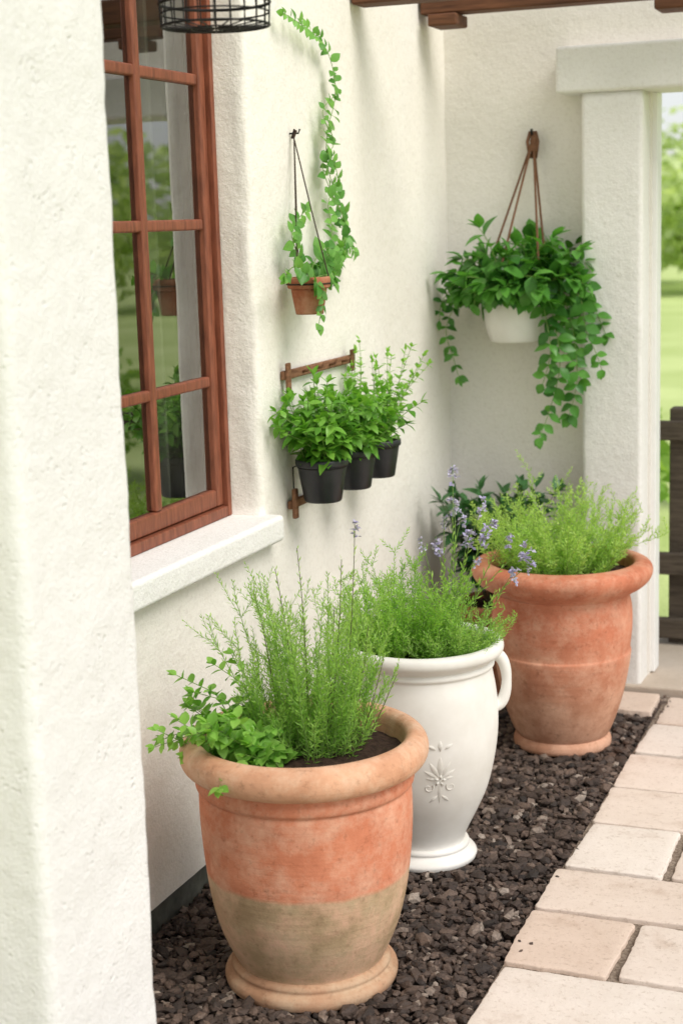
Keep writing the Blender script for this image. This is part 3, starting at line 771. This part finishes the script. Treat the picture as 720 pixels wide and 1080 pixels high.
def black_pot(c, label, sc, kind):
    t = thing('potted_basil', label, 'potted plant', c, 'black pots on the wall rack')
    pr_ = [(.0, .0), (.044, .0), (.047, .004), (.060, .082), (.061, .088), (.065, .090), (.0662, .094), (.0662, .104), (.065, .107), (.061, .107), (.059, .102), (.058, .08)]
    mb = MB(); mb.lathe([(r*sc, z*sc) for r, z in pr_], c, 64); mb.build('pot', m_black, t); soil(t, c, .059*sc, .094*sc+c.z, amp=.004)
    top = V(c)+V((0, 0, .095*sc)); mbS, mbL = MB(), MB()
    if kind == 'basil':
        for i in range(60):
            a = U(0, 6.283); k = U(.1, 1.0); d = V((math.cos(a)*k+.05, math.sin(a)*k-.16, 1)); L = U(.07, .225)
            pts = grow(top+V((U(-.035, .035), U(-.035, .035), 0)), d, L, 7, (0, 0, -.35), .12)
            pts = [V((max(q.x, WX+.03), q.y, q.z)) for q in pts]
            mbS.tube(pts, .0016, .0009, 4, .5); paired(mbL, pts, .023, .052, .030, None, .02, 62, .42, .38)
        mt = m_lf_bas
    else:
        for i in range(40):
            a = U(0, 6.283); k = U(.1, .7); d = V((math.cos(a)*k, math.sin(a)*k, 1)); L = U(.10, .29)
            pts = grow(top+V((U(-.03, .03), U(-.03, .03), 0)), d, L, 9, (0, 0, -.15), .14)
            pts = [V((max(q.x, WX+.03), q.y, q.z)) for q in pts]
            mbS.tube(pts, .0012, .0007, 4, .8); paired(mbL, pts, .02, .032, .019, None, .02, 62, .6, .25)
        mt = m_lf_mint
    hp = mbS.build('herb', m_stem, t); mbL.build('foliage', mt, hp)
black_pot(V((WX+.09, 3.585, .818)), 'black plastic pot of leafy basil on the wall rack, nearest the window', 1.0, 'basil')
black_pot(V((WX+.09, 3.80, .815)), 'black plastic pot of basil on the wall rack, middle of the three', .96, 'basil')
black_pot(V((WX+.09, 3.99, .815)), 'black plastic pot of small leaved pale herb on the wall rack, farthest from the window', .94, 'mint')

# ------------------------------------------------------------------ small hanging terracotta pot + vine
hc = V((-1.475, 3.575, 1.280)); hk = V((WX+.012, 3.665, 1.700))
hp1 = thing('hanging_pot', 'small terracotta pot hung on dark cords with a vine climbing the wall', 'hanging plant', hc)
mb = MB(); mb.lathe(smooth_prof([(.0, .0), (.030, .0), (.034, .004), (.043, .055), (.044, .06), (.050, .062), (.052, .068), (.052, .084), (.049, .088), (.044, .086), (.042, .07)]), hc, 48); mb.build('pot', m_tc4, hp1)
soil(hp1, hc, .043, .076+hc.z, amp=.002)
mb = MB()
for a in (20, 140, 260):
    q = hc+V((.051*math.cos(R(a)), .051*math.sin(R(a)), .075)); mid = (q+hk)/2+V((0, 0, -.006))
    mb.tube([q, q*.5+mid*.5, mid, mid*.5+hk*.5, hk], .0018, .0018, 6)
ring(mb, hc, .0525, hc.z+.072, .0022); mb.tube([hk+V((0, -.004, 0)), hk+V((.006, 0, .018)), hk+V((0, .005, .022)), hk+V((-.006, 0, .0))], .003, .003, 6)
mb.build('cord', m_cord, hp1)
mb = MB(); mb.tube([hk+V((-.014, 0, .012)), hk+V((.012, 0, .012)), hk+V((.016, 0, .022))], .0022, .0022, 8, cap=True); mb.build('nail', m_iron, hp1)
mbS, mbL = MB(), MB()
def crv(pts, n=5):
    out = []
    for i in range(len(pts)-1):
        p0, p1, p2, p3 = pts[max(i-1, 0)], pts[i], pts[i+1], pts[min(i+2, len(pts)-1)]
        for k in range(n):
            t = k/n; out.append(.5*((2*p1)+(p2-p0)*t+(2*p0-5*p1+4*p2-p3)*t*t+(3*p1-p0-3*p2+p3)*t**3))
    out.append(pts[-1]); return out
soil_top = hc+V((0, 0, .08))
def wallvine(pix, xw=WX+.025, gap=.023, L=.042, W=.032, tb=.42):
    pts = crv([soil_top]+[at_X(a, b_, xw+U(0, .012)) for a, b_ in pix])
    mbS.tube(pts, .0014, .0009, 5, .4); paired(mbL, pts, gap, L, W, (1, -.25, .1), .03, 65, tb, .25, jit=.6)
wallvine([(334, 288), (350, 276), (362, 255), (360, 232), (354, 206), (347, 182), (344, 155), (347, 130), (353, 105), (352, 78), (344, 52), (330, 35), (312, 22), (299, 14)])
wallvine([(338, 290), (356, 282), (366, 262), (374, 266)], WX+.05)
wallvine([(334, 298), (340, 318), (336, 342)], WX+.11)
wallvine([(318, 278), (308, 250), (312, 235), (322, 222)], WX+.04)
wallvine([(312, 282), (304, 286), (301, 292)], WX+.08)
wallvine([(340, 284), (348, 262), (350, 240), (346, 214), (356, 190), (350, 165)], WX+.05)
wallvine([(330, 280), (338, 265), (350, 262), (358, 272)], WX+.07)
wallvine([(345, 290), (352, 300), (350, 302)], WX+.10)
wallvine([(344, 286), (356, 265), (366, 245), (360, 225), (348, 200), (340, 172), (352, 150), (340, 118), (356, 98)], WX+.035, .040)
hh = mbS.build('vine', m_stem, hp1); mbL.build('foliage', m_lf_vine, hh)

# ------------------------------------------------------------------ white hanging planter on back wall
wc = at_Y(543, 360, 4.80); hk2 = at_Y(562, 146, 4.905)
hp2 = thing('hanging_planter', 'white bowl planter on brown ropes, overflowing with trailing green leaves', 'hanging plant', wc)
mb = MB(); mb.lathe(smooth_prof([(.0, .0), (.062, .0), (.076, .006), (.091, .05), (.098, .11), (.101, .135), (.108, .140), (.111, .150), (.110, .162), (.102, .168), (.096, .164), (.093, .14), (.090, .11)]), wc, 64); mb.build('pot', m_wpot, hp2)
soil(hp2, wc, .094, wc.z+.146, amp=.003)
mb = MB()
for a in (200, 250, 330, 30):
    q = wc+V((.106*math.cos(R(a)), .106*math.sin(R(a)), .155)); mb.tube([q-V((0, 0, .01)), q, q*.66+hk2*.34, q*.33+hk2*.67, hk2], .0036, .0036, 7)
for k in range(6):
    s_ = V((U(-.008, .008), -.004+U(-.006, .002), 0)); mb.tube([hk2+s_+V((0, 0, .02)), hk2+s_*1.6+V((U(-.006, .006), -.006, -.01)), hk2+s_*1.2+V((0, 0, -.06))], .0062, .005, 7, cap=True)
for k in range(4): ring(mb, hk2+V((0, -.004, 0)), .014, hk2.z-.022-.005*k, .0038, 14)
mb.build('rope', m_rope, hp2)
mb = MB(); mb.tube([hk2+V((0, .03, .014)), hk2+V((0, -.02, .014)), hk2+V((0, -.022, .028))], .004, .004, 8, cap=True); mb.build('hook', m_iron, hp2)
mbS, mbL = MB(), MB(); top = wc+V((.01, -.01, .155))
for i in range(112):
    a = U(0, 6.283); k = U(.1, 1.7); front = max(0, -math.sin(a))
    d = V((math.cos(a)*k, math.sin(a)*k*.7-.15, .95)); L = U(.06, .24)*(1-.35*front*min(1, k))
    pts = grow(top+V((U(-.07, .07), U(-.07, .05), 0)), d, L, 8, (0, 0, -1.4+.2*front), .12); pts = [V((q.x, min(q.y, BY-.03), q.z)) for q in pts]
    mbS.tube(pts, .0022, .0012, 5, .5); paired(mbL, pts, .037, .092, .060, None, .02, 60, .45, .38)
def bvine(pix, yw=4.80, gap=.032, L=.064, W=.043):
    pts = crv([top+V((U(-.03, .03), -.03, 0))]+[at_Y(a, b_, yw+U(-.02, .02)) for a, b_ in pix]); pts = [V((q.x, min(q.y, BY-.02), q.z)) for q in pts]
    mbS.tube(pts, .002, .0011, 5, .5); paired(mbL, pts, gap, L, W, (.1, -1, .1), .04, 62, .45, .3, jit=.6)
bvine([(515, 282), (492, 300), (478, 325), (470, 350), (478, 378), (484, 400)], L=.050, W=.031); bvine([(510, 280), (485, 294), (466, 318), (463, 338)], 4.78, L=.050, W=.031)
bvine([(500, 275), (486, 280), (478, 300)], 4.76)
bvine([(515, 285), (502, 300), (500, 322)], 4.72, L=.065, W=.042); bvine([(525, 292), (520, 305), (516, 318)], 4.68, L=.065, W=.042)
bvine([(575, 286), (604, 296), (624, 322), (638, 352)]); bvine([(578, 292), (598, 325), (606, 365), (608, 402), (600, 438)], 4.76)
bvine([(572, 298), (584, 340), (590, 385), (580, 430), (568, 462)], 4.74); bvine([(580, 288), (610, 312), (618, 350), (628, 372), (634, 390)], 4.77)
bvine([(566, 298), (574, 330), (580, 370), (572, 405)], 4.71); bvine([(576, 300), (596, 340), (602, 372), (612, 400)], 4.79)
bvine([(590, 280), (612, 290), (622, 310)], 4.78)
hh = mbS.build('trailing_plant', m_stem, hp2); mbL.build('foliage', m_lf_hang, hh)

# ------------------------------------------------------------------ fence beyond the doorway
fn = thing('railing', 'dark weathered wooden railing outside the doorway, in front of the lawn', 'railing', (-.3, 5.36, 0))
for (za, zb_, nm) in ((.735, .80, 'top_rail'), (.27, .345, 'rail'), (.045, .115, 'rail')):
    mb = MB(); mb.box(-2.6, 1.9, 5.34, 5.375, za, zb_, .005); mb.build(nm, m_fence, fn, wn=True)
for xx in (-2.4, -1.65, -.875, -.1, .7, 1.5):
    mb = MB(); mb.box(xx-.04, xx+.04, 5.38, 5.45, -.05, .84, .006); mb.build('post', m_fence, fn, wn=True)

# ------------------------------------------------------------------ garden
def tree(x, y, h, cr, name, label, cat, n=1500, ls=.20, trunk=True):
    base = V((x, y, -.05)); t = thing(name, label, cat, base, 'shrubs on the lawn' if cat == 'shrub' else 'trees beyond the lawn')
    mt = MB()
    th = h*.10 if trunk else .1
    tp = grow(base, V((U(-.08, .08), U(-.08, .08), 1)), th, 6, (0, 0, 0), .06)
    mt.tube(tp, h*.03, h*.02, 10)
    for k in range(8):
        a = U(0, 6.28); lp = grow(tp[-1 if k % 2 else -2], V((math.cos(a), math.sin(a), U(.4, 1.4))), cr*U(.6, 1.0), 6, (0, 0, .2), .15); mt.tube(lp, h*.014, h*.004, 6)
    mt.build('trunk', m_bark, t)
    ml = MB(); cz = th+(h-th)*.45; clumps = []
    for k in range(26):
        a = U(0, 6.28); e = math.asin(U(-.95, 1)); rr = U(.35, .95)
        clumps.append((base+V((cr*rr*math.cos(a)*math.cos(e), cr*rr*math.sin(a)*math.cos(e), cz+(h-th)*.5*rr*math.sin(e))), cr*U(.22, .4), U(.1, .9)))
    for k in range(n):
        c, r, tb = rnd.choice(clumps); d = V((rnd.gauss(0, 1), rnd.gauss(0, 1), rnd.gauss(0, .8))).normalized()*r*U(.4, 1.05)
        p = c+d; dr = V((U(-1, 1), U(-1, 1), U(-.8, .6))); L = ls*U(.6, 1.2)
        q = len(ml.v); dr.normalize(); s_ = dr.cross(V((U(-1, 1), U(-1, 1), U(-1, 1)))).normalized()*L*.35
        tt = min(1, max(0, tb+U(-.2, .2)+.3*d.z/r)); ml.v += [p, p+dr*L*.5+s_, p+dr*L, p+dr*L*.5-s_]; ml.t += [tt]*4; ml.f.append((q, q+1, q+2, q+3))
    ml.build('crown', m_lf_tree if trunk else m_lf_shrub, t)
for (x, y, h, cr) in ((-9, 31, 3.6, 2.4), (-6.2, 34, 3.4, 2.5), (-4.3, 30, 2.5, 1.8), (-1.4, 33, 3.6, 2.3), (3.2, 28, 3.4, 2.3), (7.0, 30, 4.2, 2.6), (10.5, 26, 3.4, 2.4), (14, 25, 4.0, 2.6), (17, 19, 3.4, 2.4), (18, 12, 4.0, 2.6)):
    tree(x, y, h, cr, 'garden_tree', 'broad leafy garden tree beyond the sunny lawn', 'tree', 2600, .26)
for (x, y, h, cr) in ((-1.7, 7.6, .9, .5), (-.9, 8.6, .7, .45), (.4, 8.0, .8, .5), (1.8, 8.4, .9, .55), (3.4, 10, 1.1, .7), (6.5, 12, 1.3, .8)):
    tree(x, y, h, cr, 'garden_shrub', 'low rounded green shrub on the lawn behind the railing', 'shrub', 1500, .09, False)

# ------------------------------------------------------------------ light
wd = bpy.data.worlds.new('World'); bpy.context.scene.world = wd; wd.use_nodes = True
nt = wd.node_tree; nt.nodes.clear()
sky = nt.nodes.new('ShaderNodeTexSky'); sky.sky_type = 'NISHITA'; sky.sun_disc = False
S_az, S_el = R(112), R(50)
sky.sun_elevation = S_el; sky.sun_rotation = S_az; sky.air_density = 1.0; sky.dust_density = 1.0; sky.ozone_density = 1.0
hs = nt.nodes.new('ShaderNodeHueSaturation'); hs.inputs['Saturation'].default_value = .22; hs.inputs['Value'].default_value = 1.15
bg = nt.nodes.new('ShaderNodeBackground'); bg.inputs[1].default_value = .145; ow = nt.nodes.new('ShaderNodeOutputWorld')
nt.links.new(sky.outputs[0], hs.inputs['Color']); nt.links.new(hs.outputs[0], bg.inputs[0]); nt.links.new(bg.outputs[0], ow.inputs[0])
sd = bpy.data.lights.new('sun', 'SUN'); sd.energy = 2.95; sd.angle = R(34); sd.color = (1, .95, .885)
so = bpy.data.objects.new('sun', sd); C.objects.link(so); so.location = (3, -2, 6)
S = V((math.sin(S_az)*math.cos(S_el), math.cos(S_az)*math.cos(S_el), math.sin(S_el)))
so.rotation_euler = S.to_track_quat('Z', 'Y').to_euler()
sc = bpy.context.scene; sc.view_settings.view_transform = 'Standard'; sc.view_settings.look = 'None'; sc.view_settings.exposure = 0
for o in bpy.data.objects:
    if '_b' in o: del o['_b']
